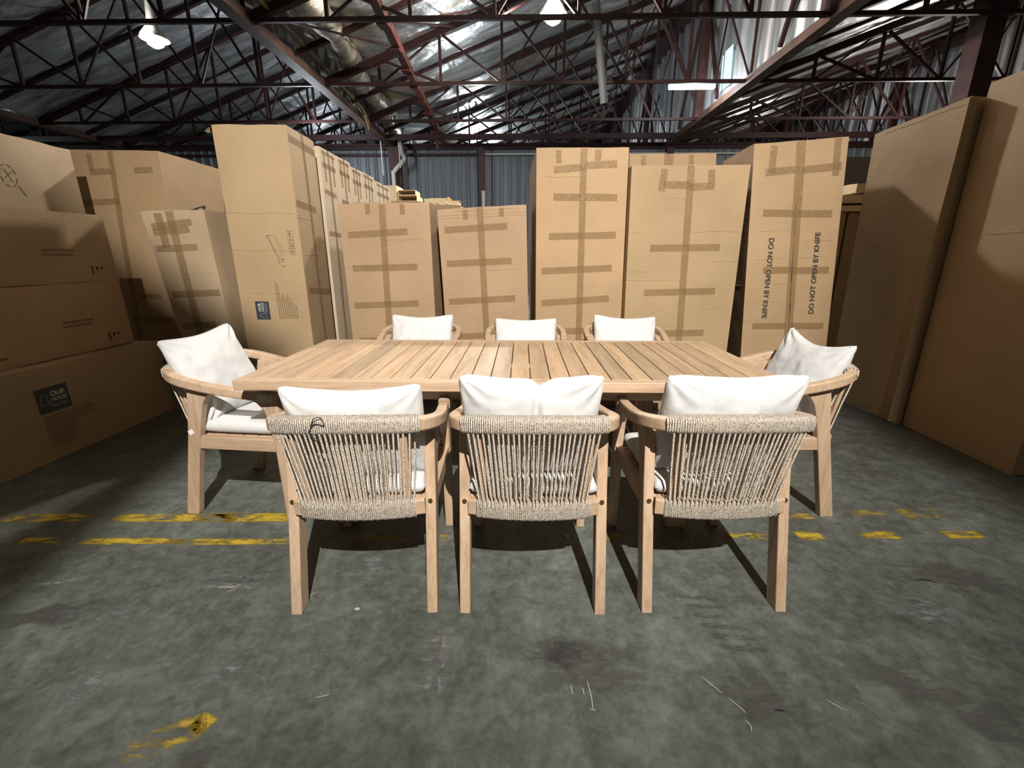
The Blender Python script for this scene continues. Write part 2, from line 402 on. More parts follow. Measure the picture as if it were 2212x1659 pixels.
def make_chair():
    root = empty('dining_armchair')
    rear = {}
    for s in (-1, 1):
        m = MB()   # rear leg: splayed, flared forward under the arm
        m.prism([(-.300, 0), (-.236, 0), (-.140, .42), (-.112, .53), (-.092, .59), (-.062, .632), (-.020, .652), (-.02, .660), (-.07, .670), (-.150, .688), (-.166, .62), (-.196, .45)], s * .245 - .019, s * .245 + .019)
        rear[s] = bevel(m.build('leg', WOODZ, root, fix=True), .005)
        m = MB()   # front leg
        m.prism([(.238, 0), (.298, 0), (.298, .40), (.286, .55), (.278, .612), (.14, .634), (.13, .628), (.178, .606), (.210, .57), (.226, .51), (.236, .40)], s * .245 - .019, s * .245 + .019)
        bevel(m.build('leg', WOODZ, root, fix=True), .005)
    m = MB(); m.sweep(RP, rrect(.040, .044, .007, 2), smooth=False)
    rail = m.build('arm_rail', WOODX, root, fix=True)
    # rope wrap on the back of the rail
    pts = [rail_at_x(x) for x in [(-.226 + .452 * i / 60) for i in range(61)]]
    m = MB(); m.sweep(pts, lambda i: rrect(.054 + .0015 * sin(i * 2.1), .057 + .0015 * sin(i * 1.7), .016, 4), smooth=True); m.build('rope_wrap', ROPEW, rail, fix=True)
    for s in (-1, 1):   # narrow band near the front of each arm
        seg = [p for p in RP if p.x * s > 0 and .165 < p.y < .262]
        m = MB(); m.sweep(seg, rrect(.048, .052, .014, 3), smooth=True); m.build('rope_band', ROPEW, rail, fix=True)
    # seat frame
    m = MB()
    for s in (-1, 1): m.box(s * .245 - .014, s * .245 + .014, -.185, .25, .362, .425)
    m.box(-.226, .226, .245, .272, .362, .425)
    for k in range(6): m.box(-.232, .232, -.196 + k * .080, -.122 + k * .080, .408, .422)
    m.box(-.215, .215, -.232, -.188, .400, .4255)
    bevel(m.build('seat_frame', WOODY, root), .004)
    # lower back rail, bowed to the rear
    m = MB(); bp = [(x, lower_y(x), .398) for x in [(-.226 + .452 * i / 24) for i in range(25)]]
    m.sweep(bp, rrect(.030, .060, .006, 2), smooth=False); brail = m.build('back_rail', WOODX, root, fix=True)
    m = MB(); bp = [(x, lower_y(x), .397) for x in [(-.196 + .392 * i / 50) for i in range(51)]]
    m.sweep(bp, lambda i: rrect(.042 + .0015 * sin(i * 2.3), .073 + .002 * sin(i * 1.9), .012, 4), smooth=True); m.build('rope_wrap', ROPEW, brail, fix=True)
    # the strands
    m = MB(); N = 27; rnd = random.Random(3)
    for layer in (0, 1):
        for i in range(N):
            t = (i + (.5 if layer else 0)) / (N - 1 + .5)
            xt = -.216 + .432 * t + rnd.uniform(-.002, .002); xb = -.186 + .372 * t + rnd.uniform(-.003, .003)
            p = rail_at_x(xt)
            if layer == 0: a = Vector((xt, p.y - .024, p.z - .006)); b = Vector((xb, lower_y(xb) - .020, .41))
            else: a = Vector((xt, p.y + .022, p.z - .010)); b = Vector((xb, lower_y(xb) + .018, .41))
            mid = a.lerp(b, .5) + Vector((rnd.uniform(-.002, .002), .004, 0))
            m.tube([a, a.lerp(mid, .5), mid, mid.lerp(b, .5), b], .0036, 6, False)
    m.build('rope_back', ROPE, root)
    for s in (-1, 1):
        m = MB(); m.bar((s * .172, -.232, .42), (s * .182, -.282, .715), .026, .014, (0, 1, 0)); m.build('back_post', WOODZ, root)
        m = MB(); m.cyl((s * .245, -.207, .408), (0, 1, -.2), .0085, .008, 14); m.build('bolt', BRASS, rear[s])
        m = MB(); m.cyl((s * .226, -.10, .60), (1, 0, 0), .006, .006, 12); m.build('bolt', BRASS, rear[s])
    return root

def pillow(name, w, h, t, seed, sag=.03, crease=0.0, ears=1.0, loose=.0):
    """back cushion: x lateral, z up (0..h), y thickness; pinched corners, side seam"""
    nu, nv = 56, 48; m = MB(); off = Vector((seed * 3.1, seed * 1.7, seed * .9))
    def base(u, v):
        a = 2 * u - 1; c = 2 * v - 1
        pin = .055
        x = w / 2 * a * (1 - pin * (1 - c * c) * abs(a)); z = h / 2 * c * (1 - pin * (1 - a * a) * abs(c))
        top = max(0, c)
        z -= sag * h * top ** 2 * (1 - abs(a) ** 1.6)
        if crease: z -= crease * .030 * exp(-((a - .14) / .10) ** 2) * top ** 4
        rd = .05 * (abs(a) * abs(c)) ** 9; x *= 1 - rd; z *= 1 - rd
        return a, c, x, z
    def side(sgn):
        def fn(u, v):
            a, c, x, z = base(u, v)
            e = max(0, (1 - abs(a) ** 2.6)) * max(0, (1 - abs(c) ** 2.6))
            th = t / 2 * e ** .42 * (.80 + .20 * (1 - c))
            n1 = noise.fractal(Vector((x * 7, z * 7, sgn * 2)) + off, 1.0, 2.0, 3); n2 = noise.noise(Vector((x * 18, z * 10, sgn * 5)) + off)
            th *= 1 + .17 * n1 + .06 * n2
            r = (abs(a) + abs(c)) / 2
            if r > .55: # gathers that radiate from the corners
                ang = atan2((1 - abs(c)) + .02, (1 - abs(a)) + .02); th += ears * .010 * (r - .55) * 2 * sin(ang * 11 + seed * 2 + (a > 0)) * e ** .25
            if crease: th *= 1 - crease * .42 * exp(-((a - .09 + .03 * (1 - c)) / .045) ** 2) * max(0, min(1, (c + .35) / .9))
            return (x, sgn * th, z + h / 2)
        return fn
    m.grid(side(-1), nu, nv, True); m.grid(side(1), nu, nv, True, True)
    # piped seam
    return m
def add_pillow(nm, label, M, w, h, t, seed, **k):
    o = pillow(nm, w, h, t, seed, **k).build(nm, FABRIC)
    import bmesh
    b = bmesh.new(); b.from_mesh(o.data); bmesh.ops.remove_doubles(b, verts=b.verts, dist=.0004); b.to_mesh(o.data); b.free()
    o.matrix_world = M
    tag(o, label, 'cushion', 'cream back cushions of the dining chairs')
    return o
def seat_mesh():
    me = MB(); w, d, t = .455, .466, .068; nu = 40
    def fn(sgn):
        def f(u, v):
            a = 2 * u - 1; c = 2 * v - 1
            e = max(0, 1 - abs(a) ** 9) * max(0, 1 - abs(c) ** 9)
            th = t / 2 * (e ** .30) * (1 + .05 * noise.noise(Vector((a * 2.3, c * 2.3, sgn))))
            return (w / 2 * a, d / 2 * c, t / 2 + sgn * th)
        return f
    me.grid(fn(1), nu, nu, True); me.grid(fn(-1), nu, nu, True, True)
    return me
chair0 = make_chair()
seat0 = seat_mesh().build('seat_cushion', FABRIC)
import bmesh as _bm
_b = _bm.new(); _b.from_mesh(seat0.data); _bm.ops.remove_doubles(_b, verts=_b.verts, dist=.0004); _b.to_mesh(seat0.data); _b.free()
# x, y, rotation, chair label, seat label, back label, pillow: (dx, y0, z0, lean deg, yaw deg, roll deg, w, h, t, seed, kw)
CH = [
 (-.577, 1.588, radians(2.4), 'teak rope-back armchair on the near side of the table, closest to the long lying carton', 'white seat cushion of the near-side chair by the stacked cartons', 'cream back cushion drooping at its left corner, on the near-side chair by the stacked cartons',
  (.012, -.092, .470, 20, 0, -1.0, .482, .408, .15, 1, dict(sag=.075, ears=.9))),
 (.043, 1.600, radians(.4), 'teak rope-back armchair in the middle of the camera side of the table', 'white seat cushion of the middle chair on the near side', 'cream back cushion with a deep vertical crease, middle chair of the near side',
  (-.012, -.092, .485, 20, 0, 0, .485, .430, .15, 2, dict(sag=.04, crease=1.0, ears=1.3))),
 (.698, 1.622, radians(1.8), 'teak rope-back armchair on the camera side of the table, nearest the flat brown panels', 'white seat cushion of the near-side chair by the flat brown panels', 'cream back cushion with pointed corners, near-side chair by the flat brown panels',
  (-.004, -.092, .485, 20, 0, .3, .478, .428, .15, 3, dict(sag=.03, ears=1.1))),
 (-1.362, 2.150, radians(-90 - 5), 'teak armchair at the head of the table beside the lying carton with the slate label', 'white seat cushion of the head chair beside the lying slate-labelled carton', 'cream cushion leaning in the head chair beside the lying slate-labelled carton',
  (.012, -.115, .470, 20, -6, 4, .425, .455, .14, 4, dict(sag=.035, ears=2.0))),
 (1.245, 2.205, radians(90 + 3), 'teak armchair at the table head facing the tall flat brown panels behind it', 'white seat cushion of the head chair by the tall flat brown panels', 'cream cushion slumped in the head chair by the tall flat brown panels',
  (.012, -.115, .462, 20, 5, -3, .44, .44, .14, 5, dict(sag=.11, ears=2.0))),
 (-.745, 3.10, radians(181), 'teak armchair on the far side of the table, below the pinkish taped carton', 'white seat cushion on the far-side chair nearest the tall printed carton', 'cream back cushion with a folded right edge, far-side chair nearest the tall printed carton',
  (.0, -.092, .462, 20, 0, 0, .475, .395, .14, 6, dict(sag=.05, ears=1.2))),
 (.030, 3.10, radians(180), 'teak armchair in the middle of the far side of the table', 'white seat cushion on the middle far-side chair', 'cream back cushion with a straight top, middle chair of the far side',
  (.0, -.092, .44, 20, 0, 0, .475, .39, .14, 7, dict(sag=.03, ears=.9))),
 (.755, 3.11, radians(179), 'teak armchair on the far side of the table, in front of the wide plain carton', 'white seat cushion on the far-side chair nearest the DO NOT OPEN carton', 'cream back cushion with one raised corner, far-side chair nearest the DO NOT OPEN carton',
  (.0, -.092, .452, 20, 0, -2, .475, .40, .14, 8, dict(sag=.05, ears=1.2))),
]
for i, (x, y, rz, lab, slab, blab, P) in enumerate(CH):
    c = chair0 if i == 0 else copy_tree(chair0)
    c.location = (x, y, 0); c.rotation_euler = (0, 0, rz)
    tag(c, lab, 'chair', 'rope-back dining chairs around the table')
    M = Matrix.Translation((x, y, 0)) @ Matrix.Rotation(rz, 4, 'Z')
    s = seat0 if i == 0 else seat0.copy()
    if i: COL.objects.link(s)
    s.matrix_world = M @ Matrix.Translation((0, .020, .4265))
    tag(s, slab, 'cushion', 'white seat cushions of the dining chairs')
    dx, py, pz, lean, yw, roll, w, h, t, seed, kw = P
    L = Matrix.Translation((dx, py, pz)) @ Matrix.Rotation(radians(yw), 4, 'Z') @ Matrix.Rotation(radians(lean), 4, 'X') @ Matrix.Rotation(radians(roll), 4, 'Y')
    add_pillow('back_cushion', blab, M @ L, w, h, t, seed, **kw)
# little sticker on the left head chair leg, wire tie on the near left rail
heads = [o for o in COL.objects if o.name.startswith('dining_armchair')]
hl = heads[3]
m = MB(); m.add([(.2652, -.196, .452), (.2652, -.172, .466), (.2652, -.160, .446), (.2652, -.184, .432)], [(0, 1, 2, 3)]); m.build('sticker', STICK, hl)
m = MB(); m.tube(catmull([(-.09, -.330, .735), (-.075, -.335, .768), (-.055, -.33, .772), (-.045, -.334, .748), (-.075, -.332, .752), (-.095, -.333, .72), (-.07, -.331, .70)], 5), .0016, 6)
m.build('wire_tie', STRAPM, heads[0])

# ------------------------------------------------------------------ table
TX0, TX1, TY0, TY1, TZ = -1.213, 1.119, 1.745, 2.690, .750
tcx, tcy = (TX0 + TX1) / 2, (TY0 + TY1) / 2; hw, hd = (TX1 - TX0) / 2, (TY1 - TY0) / 2
table = empty('dining_table', (tcx, tcy, 0)); tag(table, 'long slatted teak dining table with eight chairs around it', 'table')
NPL = 26; FR = .055; pitch = (2 * hw - 2 * FR) / NPL
PLANK = wood('teak_planks', 1, (.27, .18, .11), (.43, .30, .185), (.53, .385, .25), planks=(hw - FR, pitch))
m = MB()
for k in range(NPL):
    x0 = -hw + FR + k * pitch + .0022; m.box(x0, x0 + pitch - .0044, -hd + .0455, hd - .0455, TZ - .022, TZ)
bevel(m.build('tabletop_slats', PLANK, table), .0015, 1)
m = MB()
m.box(-hw, hw, -hd, -hd + .045, TZ - .044, TZ); m.box(-hw, hw, hd - .045, hd, TZ - .044, TZ)
bevel(m.build('tabletop_frame', WOODX, table), .003)
for s in (-1, 1):
    m = MB(); m.box(s * (hw - .027) - .027, s * (hw - .027) + .027, -hd + .045, hd - .045, TZ - .0445, TZ - .0005)
    bevel(m.build('tabletop_end_rail', WOODY, table), .003)
m = MB()
for s in (-1, 1): m.box(-hw + .40, hw - .40, s * (hd - .13) - .014, s * (hd - .13) + .014, TZ - .115, TZ - .024)
for x in (-.74, -.25, .25, .74): m.box(x - .03, x + .03, -hd + .12, hd - .12, TZ - .07, TZ - .023)
m.build('apron', WOODX, table)
for sx in (-1, 1):
    for sy in (-1, 1):
        m = MB(); m.box(sx * .79 - .045, sx * .79 + .045, sy * .33 - .04, sy * .33 + .04, 0, TZ - .024); bevel(m.build('leg', WOODZ, table), .004)

# ------------------------------------------------------------------ cartons
class Carton:
    def __init__(self, name, label, mat, BL, BR, TL, TR, back, seed=0, bulge=.006, group='brown cartons around the table', cat='box', backtop=None, creases=()):
        """front face corners (x,y,z) and the vector to the rear face"""
        self.o = Vector(((BL[0] + BR[0]) / 2, (BL[1] + BR[1]) / 2, min(BL[2], BR[2])))
        self.c = [Vector(p) - self.o for p in (BL, BR, TL, TR)]
        bk = Vector(back); bt = Vector(backtop) if backtop else bk
        self.r = [self.c[0] + bk, self.c[1] + bk, self.c[2] + bt, self.c[3] + bt]
        self.seed = seed; self.bulge = bulge
        m = MB()
        for fc, fl in (('front', False), ('right', False), ('back', False), ('left', False), ('top', False)):
            m.grid(lambda u, v, fc=fc: self.P(fc, u, v), 14, 20, True, fl)
        m.add([self.c[0], self.c[1], self.r[1], self.r[0]], [(3, 2, 1, 0)])
        for fc, v, u0, u1 in creases:
            for k in range(8):
                a = u0 + (u1 - u0) * k / 8; b = u0 + (u1 - u0) * (k + 1) / 8
                w = .0026; vh = w / self.size(fc)[1]; dv = .0016 * sin(k * 1.3 + seed)
                p = [self.P(fc, a, v + dv - vh), self.P(fc, b, v + dv - vh), self.P(fc, b, v + dv), self.P(fc, a, v + dv), self.P(fc, a, v + dv + vh), self.P(fc, b, v + dv + vh)]
                n = self.N(fc); p[2] = p[2] + n * .0022; p[3] = p[3] + n * .0022
                m.add(p, [(0, 1, 2, 3), (3, 2, 5, 4)])
        self.root = m.build(name, mat, None, self.o)
        tag(self.root, label, cat, group)
    def quad(self, fc):
        c, r = self.c, self.r
        return {'front': (c[0], c[1], c[2], c[3]), 'right': (c[1], r[1], c[3], r[3]), 'back': (r[1], r[0], r[3], r[2]), 'left': (r[0], c[0], r[2], c[2]), 'top': (c[2], c[3], r[2], r[3])}[fc]
    def N(self, fc):
        a, b, c, d = self.quad(fc); n = (b - a).cross(c - a).normalized(); return n
    def size(self, fc):
        a, b, c, d = self.quad(fc); return (b - a).length, (c - a).length
    def P(self, fc, u, v, off=0.0):
        a, b, c, d = self.quad(fc)
        p = a * (1 - u) * (1 - v) + b * u * (1 - v) + c * (1 - u) * v + d * u * v
        uu = max(0, min(1, u)); vv = max(0, min(1, v))
        e = sin(pi * uu) ** .6 * sin(pi * vv) ** .6
        w = p + self.o
        n = .6 * noise.noise(Vector((w.x * 3.1 + self.seed, w.y * 3.1, w.z * 2.2))) + .25 * noise.noise(Vector((w.x * 9 + self.seed, w.y * 9, w.z * 7)))
        p = p + self.N(fc) * (self.bulge * e * (.6 + n) + off)
        if fc != 'top' and vv > .9:      # slightly crushed top edge
            p = p - Vector((0, 0, 1)) * (.006 * (vv - .9) * 10 * (.5 + noise.noise(Vector((w.x * 6, w.y * 6, self.seed + 3)))))
        if fc == 'top':
            p = p - Vector((0, 0, 1)) * (.006 * (.5 + noise.noise(Vector((w.x * 6, w.y * 6, self.seed + 3)))))
        return p
    def tape(self, u0, v0, u1, v1, w=.05, fc='front', off=.0018):
        W, H = self.size(fc); a = Vector((u0 * W, v0 * H)); b = Vector((u1 * W, v1 * H)); d = (b - a); L = d.length; d.normalize(); n = Vector((-d.y, d.x)) * (w / 2)
        m = MB(); ns = max(3, int(L / .05))
        def fn(s, t):
            q = a + d * (L * s) + n * (2 * t - 1); wr = .0006 * noise.noise(Vector((q.x * 40, q.y * 40, self.seed)))
            return self.P(fc, q.x / W, q.y / H, off + abs(wr))
        m.grid(fn, ns, 2, True); m.build('tape_strip', TAPE, self.root)
    def marks(self, name, mat, polys, u, v, rot=0.0, fc='front', off=.0022):
        """polys: list of (verts2d, faces) in metres about the point (u, v)"""
        W, H = self.size(fc); m = MB(); cr, sr = cos(radians(rot)), sin(radians(rot))
        for vs, fs in polys:
            q = []
            for x, y in vs:
                X = u * W + x * cr - y * sr; Y = v * H + x * sr + y * cr; q.append(self.P(fc, X / W, Y / H, off))
            m.add(q, fs)
        return m.build(name, mat, self.root)
def R2(x0, y0, x1, y1): return ([(x0, y0), (x1, y0), (x1, y1), (x0, y1)], [(0, 1, 2, 3)])
def L2(a, b, w):
    a = Vector(a); b = Vector(b); d = (b - a).normalized(); n = Vector((-d.y, d.x)) * (w / 2)
    return ([tuple(a - n), tuple(b - n), tuple(b + n), tuple(a + n)], [(0, 1, 2, 3)])
def D2(cx, cy, r, n=16): return ([(cx + r * cos(2 * pi * k / n), cy + r * sin(2 * pi * k / n)) for k in range(n)], [tuple(range(n))])
def T2(s, h, bold=0.0, align='CENTER', spacing=1.0):
    cu = bpy.data.curves.new('t', 'FONT'); cu.body = s; cu.size = h / .70; cu.align_x = align; cu.align_y = 'CENTER'; cu.offset = bold * cu.size; cu.space_character = spacing
    o = bpy.data.objects.new('t', cu); COL.objects.link(o)
    dg = bpy.context.evaluated_depsgraph_get(); me = bpy.data.meshes.new_from_object(o.evaluated_get(dg))
    r = ([(p.co.x, p.co.y) for p in me.vertices], [tuple(p.vertices) for p in me.polygons])
    bpy.data.objects.remove(o); bpy.data.curves.remove(cu); bpy.data.meshes.remove(me)
    return [r]
def small_print(w, n, lead, seed, lens=None):
    """block of fine unreadable lines of print"""
    rn = random.Random(seed); out = []
    for i in range(n):
        y = -i * lead; x = 0; W = w * (lens[i] if lens else rn.uniform(.55, 1))
        while x < W:
            l = rn.uniform(.006, .02); out.append(R2(x, y, min(x + l, W), y + lead * .42)); x += l + .004
    return out
def slate_label(c, u, v, w, h, rot=0, fc='front'):
    c.marks('logo_label', LABELM, [R2(-w / 2, -h / 2, w / 2, h / 2)], u, v, rot, fc, .0022)
    arc = [(w * (-.42 + .26 * k / 14), h * (-.18 + .46 * sin(pi * k / 14) ** .6)) for k in range(15)]
    c.marks('logo_outline', LABELD, [L2(arc[k], arc[k + 1], h * .035) for k in range(14)] + [L2((-.42 * w, -.18 * h), (.40 * w, -.18 * h), h * .02)], u, v, rot, fc, .0027)
    sh = lambda ps, dx, dy: [([(x + dx, y + dy) for x, y in vs], fs) for vs, fs in ps]
    c.marks('logo_lettering', LABELW, sh(T2('OUR', h * .19, .02), w * .16, h * .20), u, v, rot, fc, .0027)
    c.marks('logo_lettering', LABELW, sh(T2('HOUSE', h * .14, .01), w * .17, -h * .03) + [R2(w * -.1 + w * .06 * k, -h * .29, w * -.1 + w * .06 * k + w * .045, -h * .265) for k in range(8)], u, v, rot, fc, .0027)
def care_icons(s):
    """four square handling marks in a row: wet, glass, arrows, stack"""
    out = []
    for k in range(4):
        x = k * s
        for a, b in (((x, 0), (x + s, 0)), ((x + s, 0), (x + s, s)), ((x + s, s), (x, s)), ((x, s), (x, 0))): out.append(L2(a, b, s * .05))
    def disc(x, y, r, a0, a1):
        n = 10; return ([(x, y)] + [(x + r * cos(a0 + (a1 - a0) * k / n), y + r * sin(a0 + (a1 - a0) * k / n)) for k in range(n + 1)], [tuple([0] + list(range(1, n + 2)))])
    out += [L2((s * .5, s * .15), (s * .5, s * .85), s * .05), L2((s * .2, s * .5), (s * .8, s * .5), s * .05), L2((s * .28, s * .28), (s * .72, s * .72), s * .05), L2((s * .28, s * .72), (s * .72, s * .28), s * .05)]
    x = s; out += [L2((x + s * .35, s * .2), (x + s * .35, s * .8), s * .14), L2((x + s * .65, s * .2), (x + s * .65, s * .8), s * .14), L2((x + s * .15, s * .15), (x + s * .85, s * .15), s * .07)]
    x = 2 * s; out += [disc(x + s * .5, s * .75, s * .26, pi, 2 * pi), L2((x + s * .5, s * .2), (x + s * .5, s * .6), s * .07), L2((x + s * .3, s * .18), (x + s * .7, s * .18), s * .08)]
    x = 3 * s; out += [disc(x + s * .5, s * .48, s * .32, 0, pi), L2((x + s * .5, s * .15), (x + s * .5, s * .5), s * .05)]
    return out

# back row, from the printed tall carton to the DO NOT OPEN carton
tall = Carton('tall_carton', 'tallest carton of the row, printed with a slate OUR HOUSE label and handling marks', CARDL, (-2.373, 3.70, 0), (-1.796, 3.70, 0), (-2.364, 3.70, 2.21), (-1.793, 3.70, 2.207), (-.025, .515, 0), 1, .005,
              creases=(('front', .585, 0, .9), ('front', .715, 0, .95), ('front', .43, 0, 1), ('front', .41, .1, .9), ('front', .345, 0, .95), ('right', .70, 0, .5), ('right', .57, .1, .6), ('right', .6, .5, .95), ('right', .52, .4, .9)))
slate_label(tall, .316, .366, .152, .118, 90)
tall.marks('small_print', INKF, small_print(.30, 10, .017, 5, [1, .96, .62, .7, .58, .66, .62, .5, .42, .36]), .565, .335, 90)
tall.marks('handling_marks', INKF, care_icons(.045), .905, .572, 90)
tall.marks('table_sketch', INKF, [L2((-.04, .085), (.035, -.10), .006), L2((-.03, .085), (.045, -.09), .002), L2((-.04, .085), (.015, .085), .003), L2((.02, .08), (.07, -.08), .003), L2((.035, -.10), (.03, -.13), .004), L2((.035, -.10), (.075, -.09), .002), L2((.03, -.13), (.075, -.115), .002), L2((.04, .075), (.085, -.06), .002), L2((.055, -.105), (.08, -.10), .005), L2((.05, -.16), (.075, -.155), .006)], .60, .60)
for a in [(.02, .962, .98, .955), (.02, .75, .75, .74), (.1, .44, .98, .42), (.02, .2, .98, .2)]: tall.tape(*a, fc='right', w=.055)
tall.tape(.52, 1.0, .52, .05, fc='right', w=.05)
m = MB(); m.add([(-2.372, 3.69, 2.19), (-2.40, 3.69, 2.175), (-2.415, 3.685, 2.155), (-2.385, 3.69, 2.148), (-2.372, 3.69, 2.15)], [(0, 1, 2, 3, 4)])
o_ = m.build('loose_tape_end', TAPE, tall.root); o_.location = -tall.o

ry = [(4.41, 4.79, 2.215), (4.81, 5.165, 2.215), (5.175, 5.515, 2.185), (5.525, 5.955, 2.19), (5.965, 6.66, 2.165)]
rlab = ['tall carton directly behind the printed tall carton, lit side toward the aisle', 'second tall carton behind the printed one along the aisle', 'third tall carton behind the printed one along the aisle', 'fourth tall carton behind the printed one along the aisle', 'last tall carton of the aisle row, before the open pale cartons']
for k, ((y0, y1, h), lb) in enumerate(zip(ry, rlab)):
    c = Carton('tall_carton', lb, CARDR, (-2.60, y0, 0), (-1.868 - .004 * k, y0, 0), (-2.60, y0, h), (-1.862, y0, h), (0, y1 - y0, 0), 20 + k, .004, 'tall cartons lined up along the aisle')
    rn = random.Random(40 + k)
    c.tape(.5, 1, .5, .1, fc='right'); c.tape(.1, .935, .9, .93, fc='right', w=.045); c.tape(.1, .83 - .02 * k, .8, .82 - .02 * k, fc='right', w=.045)
    c.tape(.25, .99, .25, .87, fc='right', w=.04); c.tape(.75, .99, .75, .86, fc='right', w=.04); c.tape(.1, .66, .85, .655, fc='right', w=.045)
    c.tape(.12, .985, .9, .98, fc='right', w=.03)

def plain(key, label, mat, Y, bl, br, tl, tr, hl, hr, back, seed, tapes, **k):
    c = Carton('carton' if key != 'tall' else key, label, mat, (bl, Y, 0), (br, Y, 0), (tl, Y, hl), (tr, Y, hr), back, seed, **k)
    for t in tapes: c.tape(*t[:4], w=t[4] if len(t) > 4 else .052)
    return c
mid1 = plain('c', 'wide pinkish carton with a taped cross, just right of the cartons lining the aisle', CARDP, 3.75, -1.460, -.736, -1.481, -.743, 1.648, 1.664, (.02, .62, 0), 31,
      [(.08, .857, .742, .868), (.091, .697, .83, .701), (.065, .512, .819, .521), (.485, .995, .447, .335), (.447, .335, .43, .02), (.325, .999, .324, .951, .04), (.702, .995, .704, .947, .04), (.08, .33, .80, .335)], creases=(('front', .705, 0, .5), ('front', .83, .45, .9), ('front', .36, .05, .6)))
mid2 = plain('c', 'narrower taped carton with a crumpled top edge, behind the middle far chair', CARDP, 3.75, -.628, .075, -.683, .030, 1.609, 1.645, (.0, .60, 0), 32,
      [(.067, .9, .782, .905), (.066, .737, .819, .74), (.059, .545, .85, .555), (.48, .999, .491, .339), (.491, .339, .5, .02), (.312, .992, .316, .945, .04), (.72, .992, .72, .95, .04), (.07, .36, .84, .37)],
      creases=(('front', .968, 0, 1), ('front', .955, 0, 1), ('front', .985, .2, 1), ('front', .52, 0, .42), ('front', .70, .4, .9)))
mid3 = plain('c', 'tall carton with rows of tape, between the crumpled-top carton and the broad plain one', CARD, 3.65, .122, .832, .102, .790, 2.030, 2.027, (-.03, 1.2, 0), 33,
      [(.188, .924, .54, .934), (.54, .94, .879, .944), (.191, .83, .5, .829), (.54, .83, .895, .828), (.146, .688, .897, .694), (.066, .558, .867, .571), (.069, .433, .849, .453), (.514, .997, .51, .274), (.51, .274, .505, .02), (.239, .994, .247, .947, .04), (.673, .994, .667, .956, .05), (.263, .319, .724, .324)], bulge=.008,
      creases=(('front', .90, .1, .5),))
mid4 = plain('c', 'broad plain carton with creased right half, left of the DO NOT OPEN carton', CARDY, 3.56, .840, 1.678, .799, 1.660, 1.888, 1.893, (.0, .62, 0), 34,
      [(.28, .93, .5, .926), (.5, .92, .711, .924), (.2, .692, .818, .694), (.172, .514, .821, .521), (.364, .343, .756, .347), (.503, .998, .531, .296), (.531, .296, .54, .02), (.282, .987, .264, .906, .05), (.677, .985, .69, .916, .05)], bulge=.009,
      creases=(('front', .755, .5, .97), ('front', .565, 0, .5), ('front', .60, 0, .2), ('front', .64, .75, .98), ('front', .45, .7, .97), ('front', .752, .02, .1), ('front', .88, .3, .5)))
knife = plain('c', 'tall carton printed DO NOT OPEN BY KNIFE on both flaps, leaning sideways', CARD, 3.60, 1.849, 2.543, 1.685, 2.353, 2.039, 2.078, (.05, .635, 0), 35,
      [(.137, .901, .50, .906), (.53, .902, .955, .908), (.143, .764, .49, .757), (.51, .756, .904, .75), (.189, .558, .5, .556), (.53, .553, .934, .552), (.113, .345, .5, .343), (.55, .343, .938, .341), (.475, .998, .515, .25, .035), (.525, .998, .56, .25, .035), (.215, .991, .203, .896), (.889, .998, .897, .877)], bulge=.006,
      creases=(('front', .70, .1, .5), ('front', .60, .1, .9), ('front', .505, .3, .5), ('front', .44, 0, .5), ('front', .37, 0, .5), ('front', .66, .55, .95), ('left', .5, .2, .9)))
for u, v, r in ((.246, .525, -90), (.776, .538, 90)):
    knife.marks('printed_warning', INK, T2('DO NOT OPEN BY KNIFE', .038, .03, spacing=1.0), u, v, r + (.5 if r > 0 else -1.2))
knife.marks('flap_gap', INK, [L2((-.012, .55), (.0, .1), .003), L2((0, .1), (.012, -.25), .009), L2((.012, -.25), (.018, -.5), .004)], .513, .52)
hid = plain('c', 'carton hidden behind the DO NOT OPEN carton, shading the flat cartons', CARD, 4.42, 2.16, 2.56, 2.16, 2.56, 2.20, 2.235, (0, .45, 0), 39, [])
hid2 = plain('c', 'hidden carton behind the pinkish taped carton, added to shade the aisle row', CARD, 4.46, -1.62, -.82, -1.62, -.82, 1.74, 1.74, (0, 1.3, 0), 40, [])  # hidden carton added to cast shade on the aisle row
b4 = plain('c', 'carton just peeping over the broad plain carton, behind it', CARD, 4.60, 1.10, 2.0, 1.004, 1.814, 2.174, 2.178, (0, .5, 0), 36, [(.161, .994, .163, .93), (.48, .996, .472, .93), (.719, .995, .707, .93), (.432, 1.0, .429, .93)])
small = plain('c', 'narrow leaning carton with gathered tape at its top, left of the printed tall carton', CARDG, 3.60, -2.79, -2.39, -2.976, -2.475, 1.586, 1.600, (-.02, .40, 0), 37,
      [(.103, .926, .769, .944), (.103, .90, .70, .91), (.061, .821, .758, .825), (.086, .595, .954, .603), (.071, .432, .742, .441), (.45, .997, .43, .7), (.43, .7, .401, .394), (.401, .394, .40, .05), (.259, .988, .252, .826)], creases=(('front', .70, .5, .98), ('front', .60, .5, 1)))
m = MB(); m.tube(catmull([(-2.62, 3.64, 1.592), (-2.57, 3.65, 1.604), (-2.53, 3.63, 1.612), (-2.50, 3.66, 1.625), (-2.49, 3.63, 1.608)], 5), [.006] * 20 + [.011], 6); o_ = m.build('tape_twist', STRAPM, small.root); o_.location = -small.o
b14 = plain('c', 'tall carton behind the leaning narrow one, its lit side turned to the aisle', CARD, 4.20, -4.193, -3.303, -4.021, -3.196, 2.152, 2.138, (-.02, .85, 0), 38,
      [(.227, .915, .456, .92), (.71, .924, .912, .927), (.089, .796, .5, .804), (.479, .998, .471, .721), (.47, .72, .46, .1), (.24, .988, .252, .915), (.525, .41, .787, .411), (.427, .307, .901, .308)])
